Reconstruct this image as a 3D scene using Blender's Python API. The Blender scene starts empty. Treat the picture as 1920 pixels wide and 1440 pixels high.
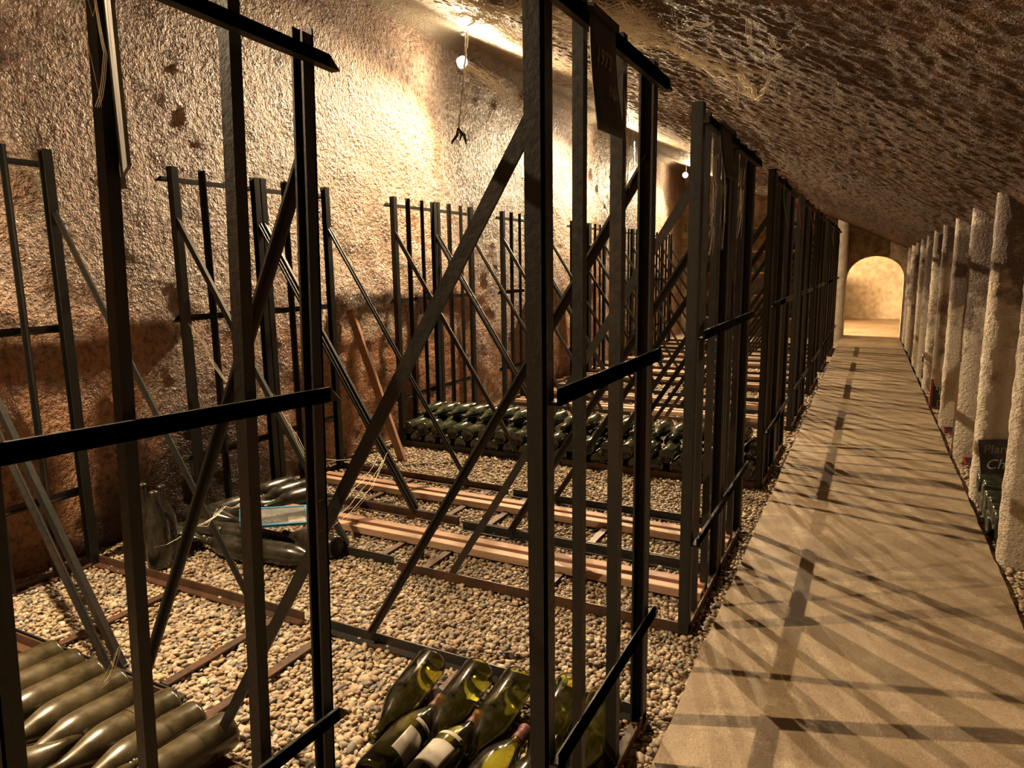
import bpy, bmesh, math, random
import numpy as np
from mathutils import Vector, Matrix

random.seed(7)
RNG = np.random.default_rng(11)
scene = bpy.context.scene
COL = scene.collection

# ------------------------------------------------------------------ camera, world, exposure
CAM_H = 1.25
yaw, pitch, roll = (math.radians(a) for a in (27.18, 9.49, 0.84))
fwd = Vector((-math.sin(yaw) * math.cos(pitch), math.cos(yaw) * math.cos(pitch), -math.sin(pitch)))
rgt = Vector((math.cos(yaw), math.sin(yaw), 0))
dwn = fwd.cross(rgt)
r2 = rgt * math.cos(roll) + dwn * math.sin(roll)
d2 = -rgt * math.sin(roll) + dwn * math.cos(roll)
cam_data = bpy.data.cameras.new('camera')
cam_data.sensor_width = 36
cam_data.lens = 1312 / 1920 * 36
cam_data.clip_start = 0.02
cam = bpy.data.objects.new('camera', cam_data)
COL.objects.link(cam)
m = Matrix((r2, -d2, -fwd)).transposed().to_4x4()
m.translation = Vector((0, 0, CAM_H))
cam.matrix_world = m
scene.camera = cam

world = bpy.data.worlds.new('cellar_dark')
scene.world = world
world.use_nodes = True
world.node_tree.nodes['Background'].inputs[0].default_value = (1.0, 0.78, 0.55, 1)
world.node_tree.nodes['Background'].inputs[1].default_value = 0.012

vs = scene.view_settings
vs.view_transform = 'Standard'
vs.look = 'None'
vs.gamma = 1
vs.use_curve_mapping = False
vs.exposure = 2.72

cy = scene.cycles
cy.max_bounces = 5
cy.diffuse_bounces = 3
cy.glossy_bounces = 2
cy.transmission_bounces = 2
cy.transparent_max_bounces = 8
cy.caustics_reflective = False
cy.caustics_refractive = False
cy.use_adaptive_sampling = True
cy.adaptive_threshold = 0.09

LAMP_WATT = 120.0
LAMP_COL = (1.0, 0.735, 0.43)
# lamp positions along the left wall (two of them are out of frame, behind and beside the viewer)
LAMPS = [(-2.78, 4.66, 2.735), (-2.78, 8.11, 2.674), (-2.78, 11.55, 2.66), (-2.78, 0.85, 2.735), (-2.78, -2.95, 2.735)]

# ------------------------------------------------------------------ helpers
def mk(name, verts, faces, mat=None, smooth=False, parent=None):
    me = bpy.data.meshes.new(name)
    me.from_pydata([tuple(v) for v in verts], [], faces)
    if smooth:
        me.polygons.foreach_set('use_smooth', [True] * len(me.polygons))
    if mat:
        me.materials.append(mat)
    o = bpy.data.objects.new(name, me)
    COL.objects.link(o)
    if parent:
        o.parent = parent
    return o


def empty(name, loc=(0, 0, 0), rz=0.0):
    o = bpy.data.objects.new(name, None)
    o.empty_display_size = 0.05
    COL.objects.link(o)
    o.location = loc
    o.rotation_euler = (0, 0, rz)
    return o


def tag(o, label, cat, group=None, kind=None):
    o['label'] = label
    o['category'] = cat
    if group:
        o['group'] = group
    if kind:
        o['kind'] = kind
    return o


def struct(o, label=None):
    o['kind'] = 'structure'
    if label:
        o['label'] = label
    return o


def copy_tree(o, parent=None):
    c = o.copy()
    COL.objects.link(c)
    c.parent = parent
    for ch in [k for k in o.children]:
        copy_tree(ch, c)
    return c


class MB:
    def __init__(s):
        s.v = []
        s.f = []

    def box(s, lo, hi):
        x0, y0, z0 = lo
        x1, y1, z1 = hi
        n = len(s.v)
        s.v += [Vector(p) for p in ((x0, y0, z0), (x1, y0, z0), (x1, y1, z0), (x0, y1, z0), (x0, y0, z1), (x1, y0, z1), (x1, y1, z1), (x0, y1, z1))]
        s.f += [tuple(n + i for i in q) for q in ((3, 2, 1, 0), (4, 5, 6, 7), (0, 1, 5, 4), (1, 2, 6, 5), (2, 3, 7, 6), (3, 0, 4, 7))]
        return s

    def prism(s, p0, p1, prof, u, w, cut0=None, cut1=None):
        """extrude a closed profile [(a,b)] spanned by u,w from p0 to p1"""
        p0, p1, u, w = Vector(p0), Vector(p1), Vector(u), Vector(w)
        n = len(s.v)
        k = len(prof)
        for p in (p0, p1):
            s.v += [p + u * a + w * b for a, b in prof]
        s.f.append(tuple(n + i for i in reversed(range(k))))
        s.f.append(tuple(n + k + i for i in range(k)))
        for i in range(k):
            j = (i + 1) % k
            s.f.append((n + i, n + j, n + k + j, n + k + i))
        return s

    def angle(s, p0, p1, u, w, a, b, t=0.005):
        return s.prism(p0, p1, [(0, 0), (a, 0), (a, t), (t, t), (t, b), (0, b)], u, w)

    def bar(s, p0, p1, u, w, a, b):
        return s.prism(p0, p1, [(-a / 2, -b / 2), (a / 2, -b / 2), (a / 2, b / 2), (-a / 2, b / 2)], u, w)

    def tube(s, pts, r, seg=6):
        pts = [Vector(p) for p in pts]
        n = len(s.v)
        for i, p in enumerate(pts):
            d = (pts[min(i + 1, len(pts) - 1)] - pts[max(i - 1, 0)]).normalized()
            a = d.orthogonal().normalized() if i == 0 else (a - d * a.dot(d)).normalized()
            b = d.cross(a)
            rr = r[i] if isinstance(r, (list, tuple)) else r
            for j in range(seg):
                t = 2 * math.pi * j / seg
                s.v.append(p + a * (rr * math.cos(t)) + b * (rr * math.sin(t)))
        for i in range(len(pts) - 1):
            for j in range(seg):
                k = (j + 1) % seg
                s.f.append((n + i * seg + j, n + i * seg + k, n + (i + 1) * seg + k, n + (i + 1) * seg + j))
        s.f.append(tuple(n + i for i in reversed(range(seg))))
        e = n + (len(pts) - 1) * seg
        s.f.append(tuple(e + i for i in range(seg)))
        return s

    def lathe(s, prof, seg=20, axis=(0, 0, 1), org=(0, 0, 0)):
        """prof: [(r,h)] along axis"""
        ax = Vector(axis).normalized()
        a = ax.orthogonal().normalized()
        b = ax.cross(a)
        o = Vector(org)
        n = len(s.v)
        for r, h in prof:
            for j in range(seg):
                t = 2 * math.pi * j / seg
                s.v.append(o + ax * h + a * (r * math.cos(t)) + b * (r * math.sin(t)))
        for i in range(len(prof) - 1):
            for j in range(seg):
                k = (j + 1) % seg
                s.f.append((n + i * seg + j, n + i * seg + k, n + (i + 1) * seg + k, n + (i + 1) * seg + j))
        s.f.append(tuple(n + i for i in reversed(range(seg))))
        e = n + (len(prof) - 1) * seg
        s.f.append(tuple(e + i for i in range(seg)))
        return s

    def build(s, name, mat, parent=None, smooth=False):
        return mk(name, s.v, s.f, mat, smooth, parent)


ORD = ['first', 'second', 'third', 'fourth', 'fifth', 'sixth', 'seventh', 'eighth', 'ninth', 'tenth', 'eleventh', 'twelfth',
       'thirteenth', 'fourteenth', 'fifteenth', 'sixteenth', 'seventeenth', 'eighteenth', 'nineteenth', 'twentieth', 'twenty-first', 'twenty-second']


def vnoise(x, y, seed=0):
    """smooth value noise on numpy arrays, about -1..1"""
    xi = np.floor(x).astype(np.int64)
    yi = np.floor(y).astype(np.int64)
    fx, fy = x - xi, y - yi
    fx = fx * fx * (3 - 2 * fx)
    fy = fy * fy * (3 - 2 * fy)

    def h(a, b):
        n = (a * 374761393 + b * 668265263 + seed * 974634) & 0xffffffff
        n = ((n ^ (n >> 13)) * 1274126177) & 0xffffffff
        return ((n ^ (n >> 16)) & 0xffff) / 32767.5 - 1
    return (h(xi, yi) * (1 - fx) + h(xi + 1, yi) * fx) * (1 - fy) + (h(xi, yi + 1) * (1 - fx) + h(xi + 1, yi + 1) * fx) * fy


def fbm(x, y, seed=0, o=4):
    r = 0
    a = 1.0
    for i in range(o):
        r = r + a * vnoise(x * 2 ** i, y * 2 ** i, seed + i)
        a *= 0.5
    return r


def grid_mesh(name, P, mat, flip=False):
    """P: (n,m,3) array of points"""
    n, m_, _ = P.shape
    idx = np.arange(n * m_).reshape(n, m_)
    q = np.stack([idx[:-1, :-1], idx[1:, :-1], idx[1:, 1:], idx[:-1, 1:]], -1).reshape(-1, 4)
    if flip:
        q = q[:, ::-1]
    me = bpy.data.meshes.new(name)
    me.vertices.add(n * m_)
    me.vertices.foreach_set('co', P.reshape(-1).astype(np.float32))
    me.loops.add(q.size)
    me.loops.foreach_set('vertex_index', q.reshape(-1).astype(np.int32))
    me.polygons.add(len(q))
    me.polygons.foreach_set('loop_start', np.arange(0, q.size, 4, dtype=np.int32))
    me.polygons.foreach_set('loop_total', np.full(len(q), 4, dtype=np.int32))
    me.update(calc_edges=True)
    me.polygons.foreach_set('use_smooth', [True] * len(q))
    me.materials.append(mat)
    o = bpy.data.objects.new(name, me)
    COL.objects.link(o)
    return o


# ------------------------------------------------------------------ materials
class NT:
    def __init__(s, name):
        s.m = bpy.data.materials.new(name)
        s.m.use_nodes = True
        s.t = s.m.node_tree
        s.b = s.t.nodes['Principled BSDF']
        s.tc = s.n('ShaderNodeTexCoord')

    def n(s, typ, **kw):
        nd = s.t.nodes.new(typ)
        for k, v in kw.items():
            setattr(nd, k, v)
        return nd

    def l(s, a, b):
        s.t.links.new(a, b)

    def noise(s, scale, detail=4, rough=0.55, obj=True, stretch=None, dist=0.0):
        nd = s.n('ShaderNodeTexNoise')
        nd.inputs['Scale'].default_value = scale
        nd.inputs['Detail'].default_value = detail
        nd.inputs['Roughness'].default_value = rough
        nd.inputs['Distortion'].default_value = dist
        src = s.tc.outputs['Object']
        if stretch:
            mp = s.n('ShaderNodeMapping')
            mp.inputs['Scale'].default_value = stretch
            s.l(src, mp.inputs[0])
            src = mp.outputs[0]
        s.l(src, nd.inputs['Vector'])
        return nd.outputs['Fac']

    def ramp(s, fac, stops):
        nd = s.n('ShaderNodeValToRGB')
        e = nd.color_ramp.elements
        while len(e) < len(stops):
            e.new(0.5)
        for el, (p, c) in zip(e, stops):
            el.position = p
            el.color = (c, c, c, 1) if isinstance(c, (int, float)) else (*c, 1)
        s.l(fac, nd.inputs[0])
        return nd.outputs['Color']

    def mix(s, fac, a, b, mode='MIX'):
        nd = s.n('ShaderNodeMix', data_type='RGBA', blend_type=mode)
        for sock, v in ((0, fac), (6, a), (7, b)):
            if hasattr(v, 'is_linked'):
                s.l(v, nd.inputs[sock])
            elif isinstance(v, (int, float)):
                nd.inputs[sock].default_value = v if sock == 0 else (v, v, v, 1)
            else:
                nd.inputs[sock].default_value = (*v, 1)
        return nd.outputs[2]

    def math(s, op, a, b=0.0):
        nd = s.n('ShaderNodeMath', operation=op)
        for i, v in enumerate((a, b)):
            if hasattr(v, 'is_linked'):
                s.l(v, nd.inputs[i])
            else:
                nd.inputs[i].default_value = v
        return nd.outputs[0]

    def bump(s, h, strength=0.5, dist=0.01, prev=None):
        nd = s.n('ShaderNodeBump')
        nd.inputs['Strength'].default_value = strength
        nd.inputs['Distance'].default_value = dist
        s.l(h, nd.inputs['Height'])
        if prev:
            s.l(prev, nd.inputs['Normal'])
        return nd.outputs['Normal']

    def set(s, **kw):
        for k, v in kw.items():
            i = s.b.inputs[k.replace('_', ' ')]
            if hasattr(v, 'is_linked'):
                s.l(v, i)
            elif isinstance(v, (int, float)):
                i.default_value = v
            else:
                i.default_value = (*v, 1) if len(v) == 3 else v
        return s

    def pos(s):
        sx = s.n('ShaderNodeSeparateXYZ')
        s.l(s.tc.outputs['Object'], sx.inputs[0])
        return sx.outputs


def mat_plain(name, col, rough=0.6, metal=0.0, var=0.0, spec=0.5, bscale=0, bstr=0.2):
    t = NT(name)
    c = col
    if var:
        n = t.noise(9, 5)
        c = t.mix(t.ramp(n, [(0.35, 0.0), (0.65, 1.0)]), tuple(x * (1 - var) for x in col), tuple(min(1, x * (1 + var)) for x in col))
    t.set(Base_Color=c, Roughness=rough, Metallic=metal)
    t.b.inputs['Specular IOR Level'].default_value = spec
    if bscale:
        t.set(Normal=t.bump(t.noise(bscale, 4), bstr, 0.004))
    return t.m


def mat_wall():
    t = NT('rough_plaster')
    x, y, z = t.pos()
    big = t.noise(0.9, 5, 0.6)
    med = t.noise(3.2, 5, 0.65)
    fine = t.noise(32, 3, 0.7)
    grit = t.noise(95, 3, 0.6)
    # smooth rusty patches grow towards the foot of the wall
    zz = t.math('MULTIPLY', z, -0.10)
    sm = t.math('ADD', t.math('ADD', t.math('MULTIPLY', big, 0.75), t.math('MULTIPLY', med, 0.5)), zz)
    smooth = t.ramp(sm, [(0.49, 0.0), (0.60, 1.0)])
    beige = t.mix(t.ramp(med, [(0.35, 0.0), (0.68, 1.0)]), (0.42, 0.25, 0.165), (0.60, 0.42, 0.29))
    rust = t.mix(t.ramp(t.noise(6, 6, 0.7), [(0.38, 0.0), (0.66, 1.0)]), (0.34, 0.16, 0.085), (0.48, 0.265, 0.15))
    col = t.mix(smooth, beige, rust)
    spots = t.ramp(t.noise(12, 5, 0.85, dist=0.3), [(0.26, 1.0), (0.40, 0.0)])
    col = t.mix(t.math('MULTIPLY', spots, 0.55), col, (0.06, 0.033, 0.024))
    # near-black patch with a noisy edge at the foot of the wall behind the fallen bottles
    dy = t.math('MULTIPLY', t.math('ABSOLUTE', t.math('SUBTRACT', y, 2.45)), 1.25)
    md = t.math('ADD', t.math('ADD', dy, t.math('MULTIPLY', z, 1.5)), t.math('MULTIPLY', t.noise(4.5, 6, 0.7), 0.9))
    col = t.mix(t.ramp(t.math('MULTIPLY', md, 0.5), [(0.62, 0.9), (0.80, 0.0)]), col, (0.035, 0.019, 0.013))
    pits = t.ramp(fine, [(0.36, 0.42), (0.54, 1.0)])
    col = t.mix(1.0, col, pits, 'MULTIPLY')
    hgt = t.math('ADD', t.math('MULTIPLY', fine, 1.0), t.math('MULTIPLY', grit, 0.35))
    rough_amt = t.mix(smooth, 1.0, 0.3)
    hgt = t.math('MULTIPLY', t.math('SUBTRACT', hgt, 0.675), rough_amt)
    nrm = t.bump(hgt, 1.0, 0.065)
    t.set(Base_Color=col, Roughness=t.ramp(fine, [(0.3, 0.6), (0.65, 0.28)]), Normal=nrm)
    t.b.inputs['Specular IOR Level'].default_value = 0.55
    return t.m


def mat_ceiling():
    t = NT('sooty_vault_plaster')
    x, y, z = t.pos()
    big = t.noise(1.1, 6, 0.65)
    fine = t.noise(46, 3, 0.72)
    grit = t.noise(120, 3, 0.65)
    streak = t.noise(9, 7, 0.75, stretch=(1.3, 0.7, 1.3))
    pale = t.ramp(t.math('ADD', t.math('MULTIPLY', x, -0.30), t.math('MULTIPLY', big, 0.55)), [(0.55, 0.0), (1.02, 1.0)])  # paler to the left: dusty webs, plus lamplight put into the colour
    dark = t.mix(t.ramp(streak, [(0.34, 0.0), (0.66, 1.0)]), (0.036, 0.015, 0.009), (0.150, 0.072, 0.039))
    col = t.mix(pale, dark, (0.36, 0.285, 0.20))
    glint_flecks = t.ramp(grit, [(0.60, 0.0), (0.70, 1.0)])  # golden glints of the rough vault, painted into the colour
    col = t.mix(t.math('MULTIPLY', glint_flecks, 0.55), col, (0.50, 0.34, 0.19))
    hgt = t.math('ADD', fine, t.math('MULTIPLY', grit, 0.5))
    t.set(Base_Color=col, Roughness=t.ramp(grit, [(0.42, 0.9), (0.66, 0.42)]), Normal=t.bump(hgt, 1.0, 0.045))
    t.b.inputs['Specular IOR Level'].default_value = 0.5
    t.b.inputs['Specular Tint'].default_value = (1.0, 0.78, 0.52, 1)
    return t.m


def mat_fin():
    t = NT('stained_pebbledash')
    x, y, z = t.pos()
    n = t.noise(2.3, 6, 0.68)
    n2 = t.noise(7, 6, 0.7)
    fine = t.noise(60, 3, 0.7)
    pale = t.mix(t.ramp(n2, [(0.35, 0.0), (0.65, 1.0)]), (0.68, 0.59, 0.48), (0.86, 0.78, 0.67))
    ochre = t.mix(t.ramp(n2, [(0.45, 0.0), (0.7, 1.0)]), pale, (0.56, 0.43, 0.28))
    st = t.math('ADD', t.math('ADD', t.math('MULTIPLY', n, 0.9), t.math('MULTIPLY', n2, 0.25)), t.math('MULTIPLY', z, 0.20))
    mould = t.ramp(st, [(0.735, 0.0), (0.83, 1.0)])
    col = t.mix(t.math('MULTIPLY', mould, 0.85), ochre, (0.115, 0.075, 0.070))
    t.set(Base_Color=col, Roughness=0.62, Normal=t.bump(fine, 1.0, 0.032))
    return t.m


def mat_concrete():
    t = NT('worn_concrete')
    n = t.noise(1.3, 7, 0.72, dist=0.4)
    b = t.noise(5.5, 7, 0.75)
    f = t.noise(160, 3, 0.7)
    s = t.noise(26, 7, 0.8)
    c = t.mix(t.ramp(n, [(0.36, 0.0), (0.64, 1.0)]), (0.190, 0.132, 0.080), (0.355, 0.265, 0.170))
    c = t.mix(t.ramp(b, [(0.54, 0.0), (0.68, 0.85)]), c, (0.46, 0.37, 0.26))
    c = t.mix(t.ramp(b, [(0.28, 0.7), (0.42, 0.0)]), c, (0.115, 0.078, 0.048))
    c = t.mix(t.ramp(s, [(0.61, 0.0), (0.70, 0.9)]), c, (0.065, 0.045, 0.03))
    c = t.mix(1.0, c, t.ramp(f, [(0.3, 0.72), (0.7, 1.2)]), 'MULTIPLY')
    h = t.math('ADD', t.math('MULTIPLY', s, 1.0), t.math('MULTIPLY', f, 0.5))
    t.set(Base_Color=c, Roughness=t.ramp(n, [(0.3, 0.68), (0.7, 0.46)]), Normal=t.bump(h, 0.7, 0.006))
    return t.m


def mat_iron(name='old_painted_iron', rust=0.5):
    t = NT(name)
    n = t.noise(5, 6, 0.7, stretch=(1, 1, 0.35))
    f = t.noise(70, 4, 0.7)
    c = t.mix(t.ramp(n, [(0.3, 0.0), (0.7, 1.0)]), (0.011, 0.012, 0.0115), (0.027, 0.024, 0.020))
    r = t.ramp(t.math('ADD', n, t.math('MULTIPLY', f, 0.3)), [(0.80 - 0.28 * rust, 0.0), (0.98 - 0.2 * rust, 1.0)])
    c = t.mix(r, c, (0.095, 0.043, 0.022) if rust > 1 else (0.042, 0.023, 0.014))
    t.set(Base_Color=c, Roughness=t.ramp(f, [(0.3, 0.38), (0.7, 0.62)]), Metallic=0.25, Normal=t.bump(f, 0.35, 0.002))
    return t.m


def mat_wood(name, a, b):
    t = NT(name)
    g = t.noise(11, 6, 0.65, stretch=(0.12, 3.2, 3.2), dist=0.8)
    s = t.noise(2.2, 4, 0.6)
    c = t.mix(t.ramp(g, [(0.34, 0.0), (0.66, 1.0)]), a, b)
    c = t.mix(t.ramp(s, [(0.3, 0.5), (0.5, 0.0)]), c, (0.16, 0.085, 0.05))
    t.set(Base_Color=c, Roughness=0.62, Normal=t.bump(g, 0.4, 0.004))
    return t.m


def mat_gravel():
    t = NT('river_pebbles')
    at = t.n('ShaderNodeAttribute', attribute_name='stone')
    n = t.noise(90, 4, 0.6)
    c = t.mix(1.0, at.outputs['Color'], t.ramp(n, [(0.3, 0.72), (0.7, 1.15)]), 'MULTIPLY')
    t.set(Base_Color=c, Roughness=0.58, Normal=t.bump(n, 0.3, 0.003))
    return t.m


def mat_gravel_bed():
    t = NT('gravel_bed')
    v = t.n('ShaderNodeTexVoronoi')
    v.inputs['Scale'].default_value = 48
    t.l(t.tc.outputs['Object'], v.inputs['Vector'])
    hue = t.ramp(v.outputs['Color'], [(0.1, (0.14, 0.095, 0.06)), (0.4, (0.36, 0.265, 0.17)), (0.7, (0.45, 0.36, 0.25)), (0.95, (0.30, 0.26, 0.21))])
    t.set(Base_Color=hue, Roughness=0.65, Normal=t.bump(t.math('SUBTRACT', 1.0, v.outputs['Distance']), 1.0, 0.014))
    return t.m


def mat_bottle(name, base, dust, amt, rough=0.16):
    t = NT(name)
    n = t.noise(14, 5, 0.65)
    d = t.ramp(n, [(0.5 - 0.3 * amt, 0.0), (0.85 - 0.3 * amt, min(1, amt * 1.2))])
    c = t.mix(d, base, dust)
    t.set(Base_Color=c, Roughness=t.mix(d, rough, 0.48))
    t.b.inputs['Specular IOR Level'].default_value = 0.6
    return t.m


def mat_glass():
    t = NT('olive_bottle_glass')
    nt = t.t
    tr = t.n('ShaderNodeBsdfTransparent')
    tr.inputs[0].default_value = (0.90, 0.87, 0.24, 1)
    gl = t.n('ShaderNodeBsdfGlossy')
    gl.inputs['Roughness'].default_value = 0.12
    df = t.n('ShaderNodeBsdfDiffuse')
    df.inputs[0].default_value = (0.20, 0.18, 0.10, 1)
    fr = t.n('ShaderNodeFresnel')
    fr.inputs[0].default_value = 1.5
    m1 = t.n('ShaderNodeMixShader')
    m2 = t.n('ShaderNodeMixShader')
    dust = t.ramp(t.noise(16, 6, 0.7), [(0.48, 0.01), (0.82, 0.2)])
    t.l(dust, m1.inputs[0])
    t.l(tr.outputs[0], m1.inputs[1])
    t.l(df.outputs[0], m1.inputs[2])
    t.l(fr.outputs[0], m2.inputs[0])
    t.l(m1.outputs[0], m2.inputs[1])
    t.l(gl.outputs[0], m2.inputs[2])
    t.l(m2.outputs[0], nt.nodes['Material Output'].inputs[0])
    nt.nodes.remove(t.b)
    return t.m


def mat_web():
    t = NT('dusty_web')
    t.set(Base_Color=(0.92, 0.84, 0.70), Roughness=0.9)
    t.b.inputs['Specular IOR Level'].default_value = 0.1
    return t.m


def mat_bulb():
    t = NT('glowing_bulb')
    nt = t.t
    em = t.n('ShaderNodeEmission')
    em.inputs[0].default_value = (1.0, 0.86, 0.62, 1)
    em.inputs[1].default_value = 60.0
    tr = t.n('ShaderNodeBsdfTransparent')
    ad = t.n('ShaderNodeAddShader')
    t.l(em.outputs[0], ad.inputs[0])
    t.l(tr.outputs[0], ad.inputs[1])
    t.l(ad.outputs[0], nt.nodes['Material Output'].inputs[0])
    nt.nodes.remove(t.b)
    return t.m


M = dict(
    wall=mat_wall(), ceil=mat_ceiling(), fin=mat_fin(), conc=mat_concrete(), iron=mat_iron(), rusty=mat_iron('rusted_iron', 1.25),
    wood=mat_wood('pale_batten_wood', (0.36, 0.215, 0.135), (0.50, 0.34, 0.225)),
    wood2=mat_wood('reddish_batten_wood', (0.27, 0.135, 0.078), (0.38, 0.215, 0.13)),
    board=mat_wood('shelf_board_wood', (0.26, 0.12, 0.06), (0.38, 0.20, 0.10)),
    pale=mat_plain('pale_lime_render', (0.60, 0.54, 0.45), 0.8, 0, 0.22, 0.3, 30, 0.6),
    tymp=mat_plain('old_brown_render', (0.36, 0.27, 0.18), 0.8, 0, 0.45, 0.3, 30, 0.6),
    peb=mat_gravel(), bed=mat_gravel_bed(),
    bot=mat_bottle('dark_green_glass', (0.013, 0.018, 0.009), (0.16, 0.15, 0.09), 0.3, 0.10),
    dusty=mat_bottle('dusty_olive_glass', (0.026, 0.021, 0.009), (0.095, 0.070, 0.034), 0.6, 0.16),
    grimy=mat_bottle('grimy_brown_glass', (0.012, 0.011, 0.008), (0.050, 0.041, 0.028), 0.5, 0.17),
    glass=mat_glass(), wine=mat_plain('dark_wine', (0.010, 0.009, 0.006), 0.08, spec=0.5),
    foil=mat_plain('faded_wine_foil', (0.15, 0.05, 0.045), 0.5, 0.2, 0.4),
    paper=mat_plain('mouldy_paper_label', (0.27, 0.245, 0.21), 0.85, 0, 0.55),
    slate=mat_plain('blackboard_slate', (0.020, 0.021, 0.023), 0.55, 0, 0.2),
    greyslate=mat_plain('chalk_wiped_slate', (0.13, 0.13, 0.12), 0.6, 0, 0.4),
    chalk=mat_plain('chalk', (0.62, 0.60, 0.55), 0.95),
    fchalk=mat_plain('faded_chalk', (0.19, 0.17, 0.13), 0.95),
    blue=mat_plain('blue_frame_plastic', (0.05, 0.26, 0.48), 0.35),
    red=mat_plain('red_plastic', (0.34, 0.03, 0.03), 0.45),
    green=mat_plain('green_string', (0.06, 0.30, 0.10), 0.6),
    yellow=mat_plain('yellow_green_ribbon', (0.45, 0.48, 0.08), 0.6),
    web=mat_web(), bulb=mat_bulb(), fix=mat_plain('lamp_metal', (0.30, 0.29, 0.27), 0.4, 0.7, 0.2),
    cord=mat_plain('dust_coated_cord', (0.40, 0.38, 0.35), 0.9, 0, 0.4), black=mat_plain('black_soot_knot', (0.02, 0.018, 0.016), 0.8),
    caster=mat_plain('dark_shadow_caster', (0.05, 0.03, 0.02), 0.6),
    teal=mat_plain('crumpled_foil_paper', (0.35, 0.50, 0.52), 0.4, 0.3, 0.3),
)

# ------------------------------------------------------------------ the setting
Y0, Y1 = -4.5, 13.2
XL, XR = -3.12, 1.45


def ceil_z(x, y):
    xs = [-3.3, -3.12, -3.0, -2.8, -2.44, -1.74, -0.84, -0.5, 0, 0.31, 0.53, 0.9, 1.6]
    zs = [2.92, 3.00, 3.04, 2.97, 2.80, 2.50, 2.20, 2.06, 1.83, 1.68, 1.58, 1.36, 0.80]
    return np.interp(x, xs, zs) - 0.018 * (y - 4)


def fin_x(y):
    return 0.535 - 0.009 * max(0, y - 3)


# left wall: vertical, slightly wavy, real relief
ny, nz = 590, 150
yy = np.linspace(Y0, Y1 + 0.1, ny)[:, None] * np.ones((1, nz))
zz = np.linspace(-0.05, 3.25, nz)[None, :] * np.ones((ny, 1))
xx = XL + 0.018 * fbm(yy * 1.1, zz * 1.1, 3, 3) + 0.007 * fbm(yy * 9, zz * 9, 9, 3)
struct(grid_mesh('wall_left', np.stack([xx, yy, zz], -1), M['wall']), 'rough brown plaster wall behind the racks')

# vault
nx = 190
xs_ = np.concatenate([np.linspace(-3.3, -2.6, 40), np.linspace(-2.58, 0.6, 290), np.linspace(0.62, 1.6, 20)])
yc = np.concatenate([np.linspace(Y0, 0.9, 50), np.linspace(0.92, 6.0, 400), np.linspace(6.03, Y1 + 0.1, 190)])
xx, yy = np.meshgrid(xs_, yc, indexing='ij')
sm = ceil_z(xx, yy)
k = np.ones(5) / 5
sm = np.apply_along_axis(lambda a: np.convolve(np.pad(a, 2, 'edge'), k, 'valid'), 0, sm)
zz = sm + 0.007 * fbm(xx * 0.9, yy * 0.9, 21, 2) + 0.0042 * fbm(xx * 26, yy * 26, 31, 3)
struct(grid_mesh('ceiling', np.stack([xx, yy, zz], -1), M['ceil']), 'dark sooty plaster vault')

# floor bed, walkway
struct(MB().box((XL - 0.2, Y0, -0.2), (-0.42, Y1, -0.012)).build('floor', M['bed']), 'gravel bed under the racks')
struct(MB().box((0.5, Y0, -0.2), (1.6, Y1, -0.012)).build('floor', M['bed']), 'gravel bed of the bins on the right')
nyp = 300
py = np.linspace(Y0, 17.5, nyp)
Pp = np.zeros((nyp, 12, 3))
xsq = np.linspace(0, 1, 10)
for i, y in enumerate(py):
    lx = -0.422 + 0.002 * math.sin(y * 5.1) + 0.003 * random.uniform(-1, 1)
    rx = fin_x(y) - 0.008 + 0.002 * math.sin(y * 4.3 + 1) + 0.003 * random.uniform(-1, 1)
    if y > Y1:
        lx, rx = -3.5, 3.5
    for j in range(10):
        Pp[i, j + 1] = (lx + (rx - lx) * xsq[j], y, 0.014 + 0.002 * math.sin(y * 3 + j))
    Pp[i, 0] = (lx - 0.004, y, -0.15)
    Pp[i, 11] = (rx + 0.004, y, -0.15)
walk = grid_mesh('floor', Pp, M['conc'], flip=True)
walk.data.polygons.foreach_set('use_smooth', [False] * len(walk.data.polygons))
struct(walk, 'worn concrete walkway')

# right wall behind the bins
struct(MB().box((1.42, Y0, -0.1), (1.6, Y1, 1.3)).build('wall_right', M['fin']), 'stained wall at the back of the bins')

# bin partitions: thin upright slabs with a rough, rounded front edge under the vault
FINS = [3.35 + 0.9 * i for i in range(-3, 11)]
for i, fy in enumerate(FINS):
    nz2 = 70
    x0 = fin_x(fy)
    th = 0.105
    prof = [(1.42, 0.0), (1.0, 0.0), (0.75, 0), (0.6, 0), (0.03, 0.0), (0.008, 0.015), (0.0, 0.045), (0.004, th - 0.02), (0.03, th), (0.6, th), (1.42, th)]
    prof = [(x0 + a if a < 0.5 else max(a, x0 + 0.05), b) for a, b in prof]
    P = np.zeros((len(prof), nz2, 3))
    for a, (px, pyy) in enumerate(prof):
        top = float(ceil_z(px, fy)) + 0.06
        zl = np.linspace(-0.05, top, nz2)
        P[a, :, 0] = px
        P[a, :, 1] = fy + pyy
        P[a, :, 2] = zl
    P[..., 0] += np.where(P[..., 0] < x0 + 0.2, 0.003 * fbm(P[..., 2] * 30, P[..., 1] * 12 + i * 5, 41, 3), 0)
    P[..., 1] += 0.004 * fbm(P[..., 2] * 8, P[..., 0] * 6 + i * 7, 47, 3)
    struct(grid_mesh('wall_partition', P, M['fin'], flip=True),
           '%s rough pale bin partition along the walkway, counted from the viewer' % ORD[i])

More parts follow.
